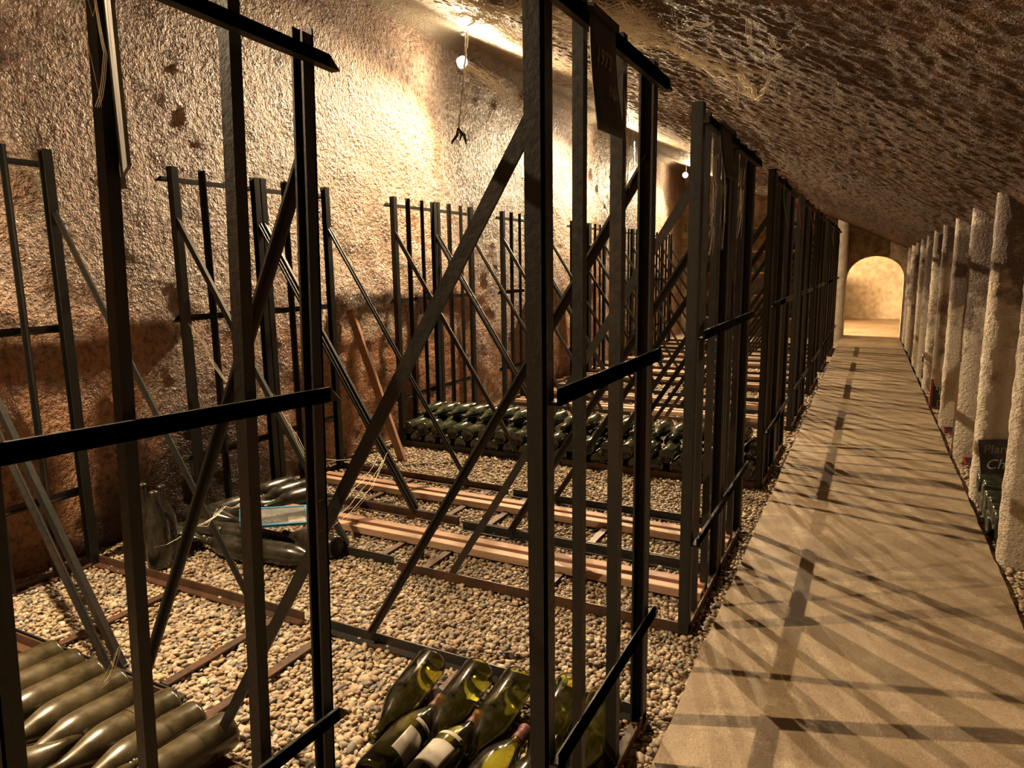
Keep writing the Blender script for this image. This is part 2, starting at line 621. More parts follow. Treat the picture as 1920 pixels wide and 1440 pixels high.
# end wall with arched opening
ax0, ax1, spring, rise = -0.40, 0.44, 0.98, 0.36
pts = [(ax0, -0.05), (ax0, spring)]
for kk in range(1, 16):
    t = kk / 16
    ang = math.pi * (1 - t)
    pts.append(((ax0 + ax1) / 2 + (ax1 - ax0) / 2 * math.cos(ang), spring + rise * math.sin(ang)))
pts += [(ax1, spring), (ax1, -0.05)]
mb = MB()
YW, YT = 12.95, 0.35
outer = [(-3.5, -0.05), (-3.5, spring)] + [(-3.5 + 5.1 * j / 14, 3.4) for j in range(15)] + [(1.6, spring), (1.6, -0.05)]
for yv in (YW, YW + YT):
    mb.v += [Vector((a, yv, b)) for a, b in pts] + [Vector((a, yv, b)) for a, b in outer]
k_ = len(pts)
T_ = 2 * k_
for j in range(k_ - 1):
    mb.f.append((j, j + 1, k_ + j + 1, k_ + j))
    mb.f.append((T_ + j, T_ + k_ + j, T_ + k_ + j + 1, T_ + j + 1))
    mb.f.append((j, T_ + j, T_ + j + 1, j + 1))
struct(mb.build('wall_back', M['tymp']), 'end wall with a low arched opening')
# pier beside the opening
nz2 = 60
prof = [(-0.56, 0.3), (-0.56, 0.01), (-0.55, 0.0), (-0.41, 0.0), (-0.40, 0.01), (-0.395, 0.3)]
P = np.zeros((len(prof), nz2, 3))
for a, (px, pyy) in enumerate(prof):
    P[a, :, 0] = px
    P[a, :, 1] = 12.66 + pyy
    P[a, :, 2] = np.linspace(-0.05, 1.98, nz2)
P[..., 0] += 0.004 * fbm(P[..., 2] * 20, P[..., 1] * 9, 55, 3)
struct(grid_mesh('wall_pier', P, M['pale'], flip=True), 'pale pier beside the arched opening')
# chamber beyond the arch
struct(MB().box((-3.5, 17.3, -0.1), (3.5, 17.5, 2.6)).build('wall_far', M['pale']), 'far wall seen through the arch')
struct(MB().box((-3.6, 13.2, -0.1), (-3.45, 17.5, 2.6)).build('wall_far_left', M['pale']), 'left wall of the chamber beyond the arch')
struct(MB().box((3.45, 13.2, -0.1), (3.6, 17.5, 2.6)).build('wall_far_right', M['pale']), 'right wall of the chamber beyond the arch')
struct(MB().box((-3.6, 13.2, 2.5), (3.6, 17.5, 2.6)).build('ceiling', M['pale']), 'ceiling of the chamber beyond the arch')
# wall behind the viewer
struct(MB().box((-3.4, Y0 - 0.2, -0.1), (1.6, Y0, 3.4)).build('wall_front', M['wall']), 'wall behind the viewer')

# ------------------------------------------------------------------ lamps
def make_lamp(pos, label, power=LAMP_WATT, group='wall lamps', aim=(0.45, -0.36, -0.80), kind='SPOT', stem=0.215):
    o = empty('wall_lamp', pos)
    tag(o, label, 'lamp', group)
    MB().lathe([(0.032, 0), (0.032, 0.014), (0.02, 0.02)], 14, (0, 0, -1), (0, 0.085, stem)).build('ceiling_plate', M['fix'], o, True)
    MB().tube([(0, 0.07, 0), (0, 0.083, 0.02), (0, 0.085, 0.06), (0, 0.085, stem)], 0.007, 8).build('stem', M['fix'], o, True)
    MB().lathe([(0.016, 0.0), (0.018, 0.03), (0.014, 0.04)], 12, (0, -1, 0), (0, 0.082, 0)).build('socket', M['fix'], o, True)
    MB().lathe([(0.016, 0.0), (0.03, 0.012), (0.044, 0.03), (0.043, 0.031), (0.028, 0.015), (0.014, 0.004)], 20, (0, -1, 0), (0, 0.06, 0)).build('reflector', M['fix'], o, True)
    prof = [(0.004 + 0.024 * math.sin(math.pi * j / 10), 0.026 - 0.026 * math.cos(math.pi * j / 10)) for j in range(11)]
    MB().lathe(prof, 16, (0, -1, 0), (0, 0.034, 0)).build('bulb', M['bulb'], o, True)
    ld = bpy.data.lights.new('bulb_light', kind)
    ld.energy = power
    ld.color = LAMP_COL
    ld.shadow_soft_size = 0.016
    lo = bpy.data.objects.new('bulb_light', ld)
    COL.objects.link(lo)
    lo.parent = o
    lo.location = (0, 0.01, 0)
    if kind == 'SPOT':          # a reflector bulb: most light goes out into the cellar, less along the wall
        ld.spot_size = math.radians(172)
        ld.spot_blend = 1.0
        lo.rotation_euler = Vector(aim).to_track_quat('-Z', 'Y').to_euler()
    return o


make_lamp(LAMPS[0], 'bright bare wall lamp nearest the viewer, high on the rough plaster wall')
make_lamp(LAMPS[1], 'glowing wall lamp seen beside the hanging black tag')
make_lamp(LAMPS[2], 'small glowing wall lamp farthest along the left wall')
make_lamp(LAMPS[3], 'wall lamp on the left wall beside the viewer, out of frame', aim=(0.34, 0.52, -0.78), power=LAMP_WATT * 1.25)
make_lamp(LAMPS[4], 'wall lamp on the left wall behind the viewer, out of frame', LAMP_WATT, aim=(0.75, 0.50, -0.42))
make_lamp((-3.10, 14.0, 1.95), 'lamp in the chamber beyond the arch, hidden by the end wall', 300, kind='POINT', stem=0.55)
# ------------------------------------------------------------------ iron bottle racks
RAIL_L, BRACE_X = 1.215, 0.955


def make_rack(W=0.53, posts=None, ends=0.036, mids=0.020, iron='iron', rail_len=RAIL_L, ext=1.0, brace_x=BRACE_X, ties=(-0.58, -1.115), brace_dy=0.0):
    """local frame: first post foot at the origin, +x towards the walkway, +y along the row"""
    o = empty('bottle_rack')
    ir, ru = M[iron], M['rusty']
    ps = posts or [0.0, W / 3, 2 * W / 3, W]
    H = 1.735
    for i, y in enumerate(ps):
        if i == 0:
            MB().angle((-ends, y, 0), (-ends, y, H), (1, 0, 0), (0, 1, 0), ends, ends).angle((0, y, 0.0), (0, y, H), (-1, 0, 0), (0, 1, 0), 0.006, ends).build('post', ir, o)
        elif i == len(ps) - 1:
            MB().angle((-ends, y, 0), (-ends, y, H), (1, 0, 0), (0, -1, 0), ends, ends).angle((0, y, 0.0), (0, y, H - 0.012), (-1, 0, 0), (0, -1, 0), 0.006, ends).build('post', ir, o)
        else:
            w_ = mids * (1.0 if i % 2 else 1.25)
            MB().angle((-0.012, y - w_ / 2, 0), (-0.012, y - w_ / 2, H), (-1, 0, 0), (0, 1, 0), w_, w_).build('post', ir, o)
    for z, h, e_ in ((1.668, 0.024, 0.05), (1.012, 0.03, 0.025), (0.315, 0.03, 0.025)):
        y0 = ends * 0.4
        pt = 0.03 * min(1, ext)
        ee = W + (e_ if ext else -0.003)
        b = MB()
        b.angle((0.022, y0, z), (0.022, ee, z), (-1, 0, 0), (0, 0, 1), 0.022, h, 0.006)
        b.v[-6 + 4] = b.v[-6 + 4] - Vector((0, pt, 0))
        b.v[-6 + 5] = b.v[-6 + 5] - Vector((0, pt, 0))
        b.angle((0.022, y0, z), (0.022, ee - pt, z), (-1, 0, 0), (0, 0, 1), 0.008, h, 0.007)
        b.build({1.668: 'top_bar', 1.012: 'middle_bar', 0.315: 'lower_bar'}[z], ir, o)
    MB().angle((0.0, 0.0, 0.0), (0.0, W, 0.0), (-1, 0, 0), (0, 0, 1), 0.034, 0.03, 0.005).build('base_bar', ru, o)
    for y, s in ((0.0, 1), (W, -1)):
        MB().angle((-0.03, y, 0.0), (-rail_len, y, 0.0), (0, s, 0), (0, 0, 1), 0.034, 0.038, 0.005).build('floor_rail', ru if y == 0 else ir, o)
        yb = y + s * 0.010
        MB().bar((-0.02, yb, 1.50), (-brace_x, yb + brace_dy, 0.03), Vector((1.47, 0, 0.02 - brace_x)).normalized(), (0, 1, 0), 0.028, 0.006).bar(
            (-0.02, yb + s * 0.008, 1.512), (-brace_x, yb + s * 0.008 + brace_dy, 0.042), Vector((1.47, 0, 0.02 - brace_x)).normalized(), (0, 1, 0), 0.006, 0.02).build('brace', ir, o)
    for x in ties:
        MB().box((x - 0.016, 0.036, 0.006), (x + 0.016, W - 0.036, 0.012)).build('tie_strip', ru, o)
    return o


PROTO = {'near': make_rack(ext=0), 'far': make_rack()}
XF, XB = -0.488, -2.965
MODS_F = [2.24, 3.98, 5.52, 7.15, 8.74, 10.36]
MODS_B = [2.28, 3.99, 5.58, 7.20, 8.85, 10.40]
used = {}


def place_rack(which, x, y, rz, label, grp):
    o = PROTO[which] if which not in used else copy_tree(PROTO[which])
    used[which] = 1
    o.location = (x, y, 0)
    o.rotation_euler = (0, 0, rz)
    tag(o, label, 'rack', grp)
    return o


GF, GB = 'iron rack frames along the walkway', 'iron rack frames along the left wall'
for i, s in enumerate(MODS_F):
    place_rack('near', XF + 0.003 * i, s, random.uniform(-0.004, 0.004), 'dark iron walkway rack, nearer frame of the %s full pair from the viewer' % ORD[i], GF)
    place_rack('far', XF + 0.003 * i, s + 0.54, random.uniform(-0.004, 0.004), 'dark iron walkway rack, farther frame of the %s full pair from the viewer' % ORD[i], GF)
for i, s in enumerate(MODS_B):
    place_rack('far', XB, s + 0.53, math.pi + random.uniform(-0.004, 0.004), 'dark iron wallside rack, nearer frame of the %s full pair from the viewer' % ORD[i], GB)
    place_rack('near', XB, s + 1.07, math.pi + random.uniform(-0.004, 0.004), 'dark iron wallside rack, farther frame of the %s full pair from the viewer' % ORD[i], GB)
ra = make_rack(0.665, [0.0, 0.215, 0.45, 0.665], 0.036, 0.022)
ra.location = (XF, 1.075, 0)
tag(ra, 'dark iron bottle rack by the walkway carrying the hanging 1973 tag', 'rack', GF)
rz_ = make_rack(0.635, [0.0, 0.218, 0.455, 0.635], 0.030, 0.021, rail_len=0.12, brace_x=0.86, ties=(), brace_dy=0.13)
rz_.location = (-0.99, 0.405, 0)
rz_.rotation_euler = (math.radians(-2.4), 0, 0)
tag(rz_, 'tall black iron rack closest to the viewer on the left, set back from the walkway', 'rack', GF)
o = place_rack('near', XB, 1.745, math.pi, 'iron bottle rack against the left wall at the left picture edge', GB)
o = place_rack('far', XB, 1.205, math.pi, 'iron bottle rack against the left wall mostly out of frame left', GB)

# ------------------------------------------------------------------ gravel (uncountable pebbles, joined)
def ico():
    p = (1 + 5 ** 0.5) / 2
    v = np.array([(-1, p, 0), (1, p, 0), (-1, -p, 0), (1, -p, 0), (0, -1, p), (0, 1, p), (0, -1, -p), (0, 1, -p), (p, 0, -1), (p, 0, 1), (-p, 0, -1), (-p, 0, 1)], float)
    v /= np.linalg.norm(v[0])
    f = [(0, 11, 5), (0, 5, 1), (0, 1, 7), (0, 7, 10), (0, 10, 11), (1, 5, 9), (5, 11, 4), (11, 10, 2), (10, 7, 6), (7, 1, 8),
         (3, 9, 4), (3, 4, 2), (3, 2, 6), (3, 6, 8), (3, 8, 9), (4, 9, 5), (2, 4, 11), (6, 2, 10), (8, 6, 7), (9, 8, 1)]
    return v, np.array(f)


def ico_sub():
    v, f = ico()
    v = list(v)
    cache = {}

    def mid(a, b):
        k = (min(a, b), max(a, b))
        if k not in cache:
            q = v[a] + v[b]
            v.append(q / np.linalg.norm(q))
            cache[k] = len(v) - 1
        return cache[k]
    nf = []
    for a, b, c in f:
        x, y, z = mid(a, b), mid(b, c), mid(c, a)
        nf += [(a, x, z), (b, y, x), (c, z, y), (x, y, z)]
    return np.array(v), np.array(nf)


PAL = np.array([(0.50, 0.39, 0.27), (0.43, 0.32, 0.205), (0.38, 0.27, 0.165), (0.55, 0.46, 0.34), (0.30, 0.25, 0.19), (0.235, 0.21, 0.18), (0.30, 0.185, 0.11), (0.46, 0.36, 0.28), (0.62, 0.55, 0.45), (0.165, 0.14, 0.115)])
PAL = PAL * 0.82
PW = np.array([0.17, 0.18, 0.15, 0.08, 0.11, 0.09, 0.09, 0.06, 0.02, 0.05])


def scatter(x0, x1, y0, y1, sp, size, base):
    bv, bf = base
    gx = np.arange(x0, x1, sp)
    gy = np.arange(y0, y1, sp)
    X, Y = np.meshgrid(gx, gy)
    n = X.size
    X = X.ravel() + RNG.uniform(-0.6, 0.6, n) * sp
    Y = Y.ravel() + RNG.uniform(-0.6, 0.6, n) * sp
    a = size * RNG.lognormal(0, 0.27, n).clip(0.55, 1.75)
    b = a * RNG.uniform(0.62, 0.92, n)
    c = a * RNG.uniform(0.38, 0.62, n)
    Z = -0.008 + RNG.uniform(-0.004, 0.007, n)
    th = RNG.uniform(0, 2 * np.pi, n)
    t1 = RNG.normal(0, 0.33, n)
    t2 = RNG.normal(0, 0.33, n)
    V = bv[None] * (1 + 0.10 * RNG.uniform(-1, 1, (n, len(bv), 1)) * (1.0 if len(bv) < 20 else 0.45)) * np.stack([a, b, c], -1)[:, None, :]

    def rot(V, ang, i, j):
        ca, sa = np.cos(ang)[:, None], np.sin(ang)[:, None]
        vi = V[..., i] * ca - V[..., j] * sa
        vj = V[..., i] * sa + V[..., j] * ca
        V[..., i], V[..., j] = vi, vj
    rot(V, t1, 1, 2)
    rot(V, t2, 0, 2)
    rot(V, th, 0, 1)
    V += np.stack([X, Y, Z], -1)[:, None, :]
    colr = PAL[RNG.choice(len(PAL), n, p=PW)] * RNG.uniform(0.78, 1.2, (n, 1))
    F = bf[None] + (np.arange(n) * len(bv))[:, None, None]
    return V.reshape(-1, 3), F.reshape(-1, 3), np.repeat(colr, len(bv), 0)


def pebble_object(name, chunks, label):
    Vs, Fs, Cs, off = [], [], [], 0
    for V, F, C in chunks:
        Vs.append(V)
        Fs.append(F + off)
        Cs.append(C)
        off += len(V)
    V, F, C = np.concatenate(Vs), np.concatenate(Fs), np.concatenate(Cs)
    me = bpy.data.meshes.new(name)
    me.vertices.add(len(V))
    me.vertices.foreach_set('co', V.astype(np.float32).ravel())
    me.loops.add(F.size)
    me.loops.foreach_set('vertex_index', F.astype(np.int32).ravel())
    me.polygons.add(len(F))
    me.polygons.foreach_set('loop_start', np.arange(0, F.size, 3, dtype=np.int32))
    me.polygons.foreach_set('loop_total', np.full(len(F), 3, dtype=np.int32))
    me.update(calc_edges=True)
    me.polygons.foreach_set('use_smooth', np.ones(len(F), dtype=bool))
    at = me.attributes.new('stone', 'FLOAT_COLOR', 'POINT')
    at.data.foreach_set('color', np.concatenate([C, np.ones((len(C), 1))], 1).astype(np.float32).ravel())
    me.materials.append(M['peb'])
    ob = bpy.data.objects.new(name, me)
    COL.objects.link(ob)
    return tag(ob, label, 'gravel', kind='stuff')


I0, I1 = ico(), ico_sub()
pebble_object('gravel', [
    scatter(-2.3, -0.43, 0.35, 1.9, 0.0158, 0.0104, I1),
    scatter(-3.07, -2.3, 0.35, 1.9, 0.0158, 0.0104, I0),
    scatter(-3.07, -0.43, 1.9, 5.0, 0.0160, 0.0104, I0),
    scatter(-3.07, -0.43, 5.0, 9.5, 0.029, 0.0175, I0),
], 'beige and grey rounded pebbles covering the ground between the racks')
pebble_object('gravel', [scatter(0.57, 1.4, 2.3, 6.0, 0.021, 0.0130, I0)], 'loose pebbles on the ground inside the bins on the right')

# ------------------------------------------------------------------ bottles
def bottle_profile(R=0.047, L=0.335):
    """(radius, distance from the butt)"""
    s = R / 0.047
    return [(R * 0.55, 0.012), (R * 0.8, 0.002), (R * 0.93, 0.002), (R, 0.012), (R, 0.5 * L), (R * 0.98, 0.545 * L), (R * 0.9, 0.60 * L), (R * 0.75, 0.665 * L),
            (R * 0.57, 0.73 * L), (R * 0.42, 0.79 * L), (R * 0.345, 0.84 * L), (R * 0.32, 0.93 * L), (R * 0.32, 0.955 * L), (R * 0.375, 0.958 * L), (R * 0.375, 0.985 * L), (R * 0.31, 0.993 * L), (R * 0.22, L)]


def make_bottle(mat, R=0.047, L=0.335, seg=20, cork=True):
    """lies along +y with its butt at the origin, resting on z=0"""
    mb = MB().lathe(bottle_profile(R, L), seg, (0, 1, 0), (0, 0, R))
    o = mb.build('wine_bottle', mat, None, True)
    return o


B_DARK = make_bottle(M['bot'])
B_DUST = make_bottle(M['dusty'], 0.0505, 0.35, 28)
B_GRIM = make_bottle(M['grimy'], 0.049, 0.34, 24)
_first = {}


def put(protob, butt, direction, z, label, group, tilt=0.0, scale=1.0, upright=False):
    o = protob if protob.name not in _first else protob.copy()
    if protob.name in _first:
        COL.objects.link(o)
    else:
        _first[protob.name] = 1
    dx, dy = direction
    rz = math.atan2(-dx, dy)
    o.rotation_euler = (math.pi / 2 if upright else tilt, 0, rz) if not upright else (math.pi / 2, 0, rz)
    o.location = (butt[0], butt[1], z)
    o.scale = (scale,) * 3
    tag(o, label, 'bottle', group)
    return o


# long low stack across the second pair of racks
NST, PIT = 20, 0.1245
X0 = -2.96
for i in range(NST):
    j = lambda a=0.004: random.uniform(-a, a)
    x = X0 + i * PIT
    put(B_DARK, (x, 3.995 + j(0.008)), (j(0.03), 1), 0.012, 'dark bottle butt, %s from the wall, bottom row of the long stack' % ORD[i], 'long low stack of dark bottles')
for i in range(NST - 1):
    x = X0 + (i + 0.5) * PIT
    put(B_DARK, (x, 3.995 + j(0.01)), (j(0.03), 1), 0.082, 'dark bottle butt, %s from the wall, second row of the long stack' % ORD[i], 'long low stack of dark bottles')
for i in range(NST):
    x = X0 + (i + 0.02) * PIT
    put(B_DARK, (x, 4.50 + j(0.006)), (j(0.03), -1), 0.085, 'dark bottle neck forward, %s from the wall, half hidden back row of the long stack' % ORD[i], 'long low stack of dark bottles')
for i in range(NST - 1):
    x = X0 + (i + 0.5) * PIT
    put(B_DARK, (x, 4.49 + j(0.012)), (j(0.05), -1), 0.156, 'glossy bottle neck forward, %s from the wall on top of the long stack' % ORD[i], 'long low stack of dark bottles', tilt=j(0.02))

# dusty pile behind the nearest rack
for i in range(8):
    x = -2.20 + 0.1115 * i
    put(B_DUST, (x, 1.145 - 0.003 * i + random.uniform(-0.006, 0.006)), (random.uniform(-0.05, 0.03) - 0.06, -1), 0.026,
        'dusty olive bottle, %s from the left in the row behind the nearest rack' % ORD[i], 'dusty bottles behind the nearest rack', tilt=0.0)
for i, (x, y) in enumerate(((-1.745, 0.60), (-1.52, 0.585))):
    put(B_DUST, (x, y), (0.02, 1), 0.03, ['dusty bottle lying the other way under the left of the dusty row', 'dusty bottle lying the other way under the right of the dusty row'][i], 'dusty bottles behind the nearest rack')
for i, (x, y) in enumerate(((-1.290, 1.045), (-1.205, 1.10), (-1.125, 1.15))):
    put(B_DUST, (x - 0.0, y), (0.0, -1), -0.012 , ['dusty bottle half hidden beside the right end of the dusty row', 'dusty bottle butt showing just above the bottom picture edge, left one', 'dusty bottle butt showing just above the bottom picture edge, right one'][i], 'dusty bottles behind the nearest rack', scale=0.85)

# fallen bottles by the wall
fallen = [
    ((-2.895, 2.27), (0.14, 1), 0.0, 'dark fallen bottle with its shiny butt to the viewer, nearest the wall'),
    ((-2.775, 2.27), (0.14, 1), 0.0, 'dark fallen bottle with its shiny butt to the viewer, right of its twin'),
    ((-2.895, 2.86), (-0.10, -1), 0.0, 'fallen bottle at the back of the heap closest to the wall, butt away'),
    ((-2.775, 2.845), (-0.15, -1), 0.0, 'fallen bottle lying between two others at the back of the heap, butt away'),
    ((-2.645, 2.80), (-0.22, -1), 0.0, 'fallen bottle at the back right of the heap beside the battens'),
    ((-2.975, 2.235), (1, 0.10), 0.01, 'dusty fallen bottle lying crosswise below the dark shiny butts'),
    ((-2.60, 2.145), (-1, -0.10), 0.0, 'dusty fallen bottle lying behind the front ones, neck to the left'),
    ((-2.93, 2.0), (1, 0.13), 0.0, 'fallen bottle beside the upright bottles, neck to the right'),
    ((-2.43, 2.165), (-1, -0.08), 0.0, 'dusty fallen bottle partly under the blue framed slate'),
    ((-2.31, 2.035), (-1, 0.03), 0.0, 'fallen bottle lying at the front of the heap, neck to the left'),
    ((-2.315, 2.065), (1, 0.10), 0.0, 'fallen bottle at the front right of the heap, neck to the right'),
    ((-2.02, 2.235), (-1, 0.06), 0.0, 'dark fallen bottle behind the front right one, under the slate corner'),
]
for b, d, z, lab in fallen:
    put(B_GRIM, b, d, z, lab, 'fallen bottles by the wall')
for i, (x, y) in enumerate(((-2.80, 1.885), (-2.70, 1.905), (-2.655, 1.835))):
    o = put(B_GRIM, (x, y), (0, 1), 0.0, ['grimy upright bottle at the left beside the fallen heap', 'grimy upright bottle in the middle of the standing three', 'grimy upright bottle nearest the viewer of the standing three'][i], 'standing bottles by the wall', upright=True)
    o.location.y += 0.049

# the big see-through bottles in the foreground
def wine_mesh(R, L, plane_z, mw, parent, tilt, org_z):
    bm = bmesh.new()
    mb = MB().lathe([(r * 0.93, h) for r, h in bottle_profile(R, L)][1:], 24, (0, 1, 0), (0, 0.002, R))
    vs_ = [bm.verts.new(v) for v in mb.v]
    for f in mb.f:
        bm.faces.new([vs_[i] for i in f])
    # horizontal plane in world; bottle local frame is tilted about x
    nrm = Vector((0, math.sin(tilt), math.cos(tilt)))
    co = Vector((0, 0.16, plane_z))
    res = bmesh.ops.bisect_plane(bm, geom=bm.verts[:] + bm.edges[:] + bm.faces[:], plane_co=co, plane_no=nrm, clear_outer=True)
    edges = [e for e in res['geom_cut'] if isinstance(e, bmesh.types.BMEdge)]
    bmesh.ops.contextual_create(bm, geom=edges)
    me = bpy.data.meshes.new('wine')
    bm.to_mesh(me)
    bm.free()
    me.polygons.foreach_set('use_smooth', [len(p.vertices) <= 4 for p in me.polygons])
    me.materials.append(mw)
    o = bpy.data.objects.new('wine', me)
    COL.objects.link(o)
    o.parent = parent
    return o


def big_bottle(butt, d, z, label, tilt=-0.10, level=0.058, R=0.0495, L=0.335, foil=False, paper=False, glass=True):
    o = empty('wine_bottle', (butt[0], butt[1], z))
    tag(o, label, 'bottle', 'bottles lying in the front rack')
    o.rotation_euler = (tilt, 0, math.atan2(-d[0], d[1]))
    MB().lathe(bottle_profile(R, L), 32, (0, 1, 0), (0, 0, R)).build('bottle_body', M['glass'] if glass else M['grimy'], o, True)
    if glass:
        wine_mesh(R, L, level, M['wine'], o, tilt, z)
    if foil:
        pr = [(r * 1.03 + 0.0006, h) for r, h in bottle_profile(R, L) if h > 0.80 * L]
        MB().lathe(pr, 20, (0, 1, 0), (0, 0, R)).build('neck_foil', M['foil'], o, True)
    if paper:
        mb = MB()
        n = 14
        for s_, rr in ((0, R * 1.012),):
            for yv in (0.07, 0.155):
                for q in range(n + 1):
                    a = math.radians(paper[0] + (paper[1] - paper[0]) * q / n)
                    mb.v.append(Vector((rr * math.sin(a), yv, R + rr * math.cos(a))))
        for q in range(n):
            mb.f.append((q, q + 1, n + 1 + q + 1, n + 1 + q))
        p = mb.build('paper_label', M['paper'], o, True)
        sd = p.modifiers.new('thickness', 'SOLIDIFY')
        sd.thickness = 0.0006
        mb = MB()
        for yv in (0.178, 0.192):
            for q in range(n + 1):
                a = math.radians(paper[0] + (paper[1] - paper[0]) * q / n)
                rr = R * (1.015 if yv < 0.18 else 0.97)
                mb.v.append(Vector((rr * math.sin(a), yv, R + rr * math.cos(a))))
        for q in range(n):
            mb.f.append((q, q + 1, n + 1 + q + 1, n + 1 + q))
        p = mb.build('neck_label', M['paper'], o, True)
        sd = p.modifiers.new('thickness', 'SOLIDIFY')
        sd.thickness = 0.0006
    return o


big_bottle((-1.118, 1.625), (0.10, -1), 0.026, 'dusty green bottle lying neck forward, leftmost in the front rack', level=0.042)
big_bottle((-0.965, 1.645), (0.06, -1), 0.026, 'half full green bottle with yellow glow, second of the neck forward row', level=0.040)
big_bottle((-0.838, 1.655), (0.03, -1), 0.026, 'large bright yellow green bottle lying just left of the first iron post', level=0.036)
big_bottle((-0.690, 1.69), (0.03, -1), 0.026, 'dusty pale bottle seen behind the slanting lower bar', level=0.04)
big_bottle((-0.582, 1.675), (0.05, -1), 0.026, 'dusty olive bottle behind the thin post at the right end of the front rack', level=0.036)
big_bottle((-0.995, 1.165), (-0.02, 1), 0.0, 'dark bottle with red foil and label, leftmost of the neck away row', tilt=0.03, level=0.075, foil=True, paper=(20, 95))
big_bottle((-0.880, 1.150), (0.03, 1), 0.0, 'bottle with a big mouldy white label and red foil neck', tilt=0.03, level=0.08, foil=True, paper=(-35, 45))
big_bottle((-0.752, 1.150), (0.06, 1), 0.0, 'yellow green bottle with dark foil neck pointing away beside the first iron post', tilt=0.03, level=0.052, foil=True)
big_bottle((-0.660, 1.150), (0.06, 1), 0.0, 'bottle pointing away behind the first iron post', tilt=0.03, level=0.05)

# bottles in the bins on the right
def bin_stack(y0, n, layers, x, name, grp):
    rows = ['bottom', 'second', 'third', 'fourth', 'top']
    for l in range(layers):
        for i in range(n - (l % 2)):
            y = y0 + (i + 0.5 * (l % 2)) * 0.0985
            put(B_DARK, (x + random.uniform(0.0, 0.025), y), (1, random.uniform(-0.03, 0.03)), 0.002 + l * 0.082,
                'black bottle butt, %s from the viewer, %s row, %s' % (ORD[i], rows[l], name), grp)


bin_stack(3.505, 8, 2, 0.528, 'bin with the chalked slate', 'bottles in the bin with the chalked slate')
bin_stack(8.01, 8, 3, 0.520, 'distant bin', 'bottles in the distant bin')

# ------------------------------------------------------------------ battens on the ground
def batten(p0, p1, w, h, mat, label, grp):
    x0, x1 = p0[0], p1[0]
    o = MB().box((x0, -w / 2, 0), (x1, w / 2, h)).build('wooden_batten', M[mat])
    bv = o.modifiers.new('soft_edge', 'BEVEL')
    bv.width = 0.003
    bv.segments = 2
    o.location = (0, p0[1], p0[2])
    o.rotation_euler = (0, 0, random.uniform(-0.004, 0.004))
    return tag(o, label, 'batten', grp)


GBT = 'wooden battens lying between the racks'
batten((-2.66, 2.515, 0.004), (-0.50, 0, 0), 0.045, 0.034, 'wood', 'pale front batten of the nearest pair on the gravel', GBT)
batten((-2.66, 2.585, 0.006), (-0.50, 0, 0), 0.05, 0.036, 'wood2', 'reddish rear batten of the nearest pair on the gravel', GBT)
batten((-2.88, 3.055, 0.004), (-0.50, 0, 0), 0.045, 0.034, 'wood', 'pale front batten of the second pair on the gravel', GBT)
batten((-2.88, 3.120, 0.006), (-0.50, 0, 0), 0.05, 0.036, 'wood2', 'reddish rear batten of the second pair on the gravel', GBT)
q = 2
for s in MODS_F[2:5]:
    for du in (0.26, 0.80):
        for kk, dy in enumerate((-0.05, 0.04)):
            batten((-2.9, s + du + dy, 0.004), (-0.52, 0, 0), 0.055, 0.036, ('wood', 'wood2')[kk], '%s batten of the %s pair on the gravel counted from the viewer' % (('front', 'rear')[kk], ORD[q]), GBT)
        q += 1
o = MB().box((-0.026, -0.013, 0), (0.026, 0.013, 1.05)).build('leaning_plank', M['wood2'])
o.location = (-2.70, 3.655, 0.0)
o.rotation_euler = (0, -math.atan2(0.36, 0.98), 0.05)
tag(o, 'reddish wooden plank leaning against the plaster wall', 'plank')

# ------------------------------------------------------------------ slates and tags
def text_part(txt, size, mat, parent, loc, rot, shear=0.2, name='chalk_writing', ext=0.0004):
    cu = bpy.data.curves.new(name, 'FONT')
    cu.body = txt
    cu.size = size
    cu.shear = shear
    cu.extrude = ext
    cu.align_x = 'CENTER'
    cu.materials.append(M[mat])
    o = bpy.data.objects.new(name, cu)
    COL.objects.link(o)
    bpy.context.view_layer.update()
    me = bpy.data.meshes.new_from_object(o.evaluated_get(bpy.context.evaluated_depsgraph_get()))
    bpy.data.objects.remove(o)
    bpy.data.curves.remove(cu)
    o = bpy.data.objects.new(name, me)
    COL.objects.link(o)
    o.parent = parent
    o.location = loc
    o.rotation_euler = rot
    return o


def squiggle(parent, mat, x0, x1, y, z, amp, axes, name='chalk_scribble'):
    """an illegible line of chalk handwriting"""
    u, w, nn = (Vector(a) for a in axes)
    pts = []
    for i in range(40):
        t = i / 39
        pts.append(u * (x0 + (x1 - x0) * t + 0.25 * amp * math.sin(t * 47)) + w * (y + amp * math.sin(t * 31 + 1.3 * math.sin(t * 9)) * (0.5 + 0.5 * abs(math.sin(t * 7)))) + nn * z)
    return MB().tube(pts, 0.0009, 4).build(name, M[mat], parent)


def hung_tag(name, y0, y1, ztop, h, x, bend, label):
    o = empty(name, (x, (y0 + y1) / 2, ztop))
    tag(o, label, 'tag')
    n, mm = 14, 6
    w = y1 - y0
    P = np.zeros((mm, n, 3))
    for a in range(mm):
        for b in range(n):
            t = b / (n - 1)
            u = a / (mm - 1)
            P[a, b] = (bend * t * t * (0.7 + 0.3 * u), -w / 2 + w * u + bend * 0.35 * t * t, -h * t)
    s = grid_mesh('tag_sheet', P, M['slate'])
    s.parent = o
    md = s.modifiers.new('thickness', 'SOLIDIFY')
    md.thickness = 0.003
    md.offset = 0
    MB().bar((0.002, -w / 2 - 0.002, 0.0), (0.002, w / 2 + 0.002, 0.0), (1, 0, 0), (0, 0, 1), 0.012, 0.012).build('clip_strip', M['iron'], o)
    return o


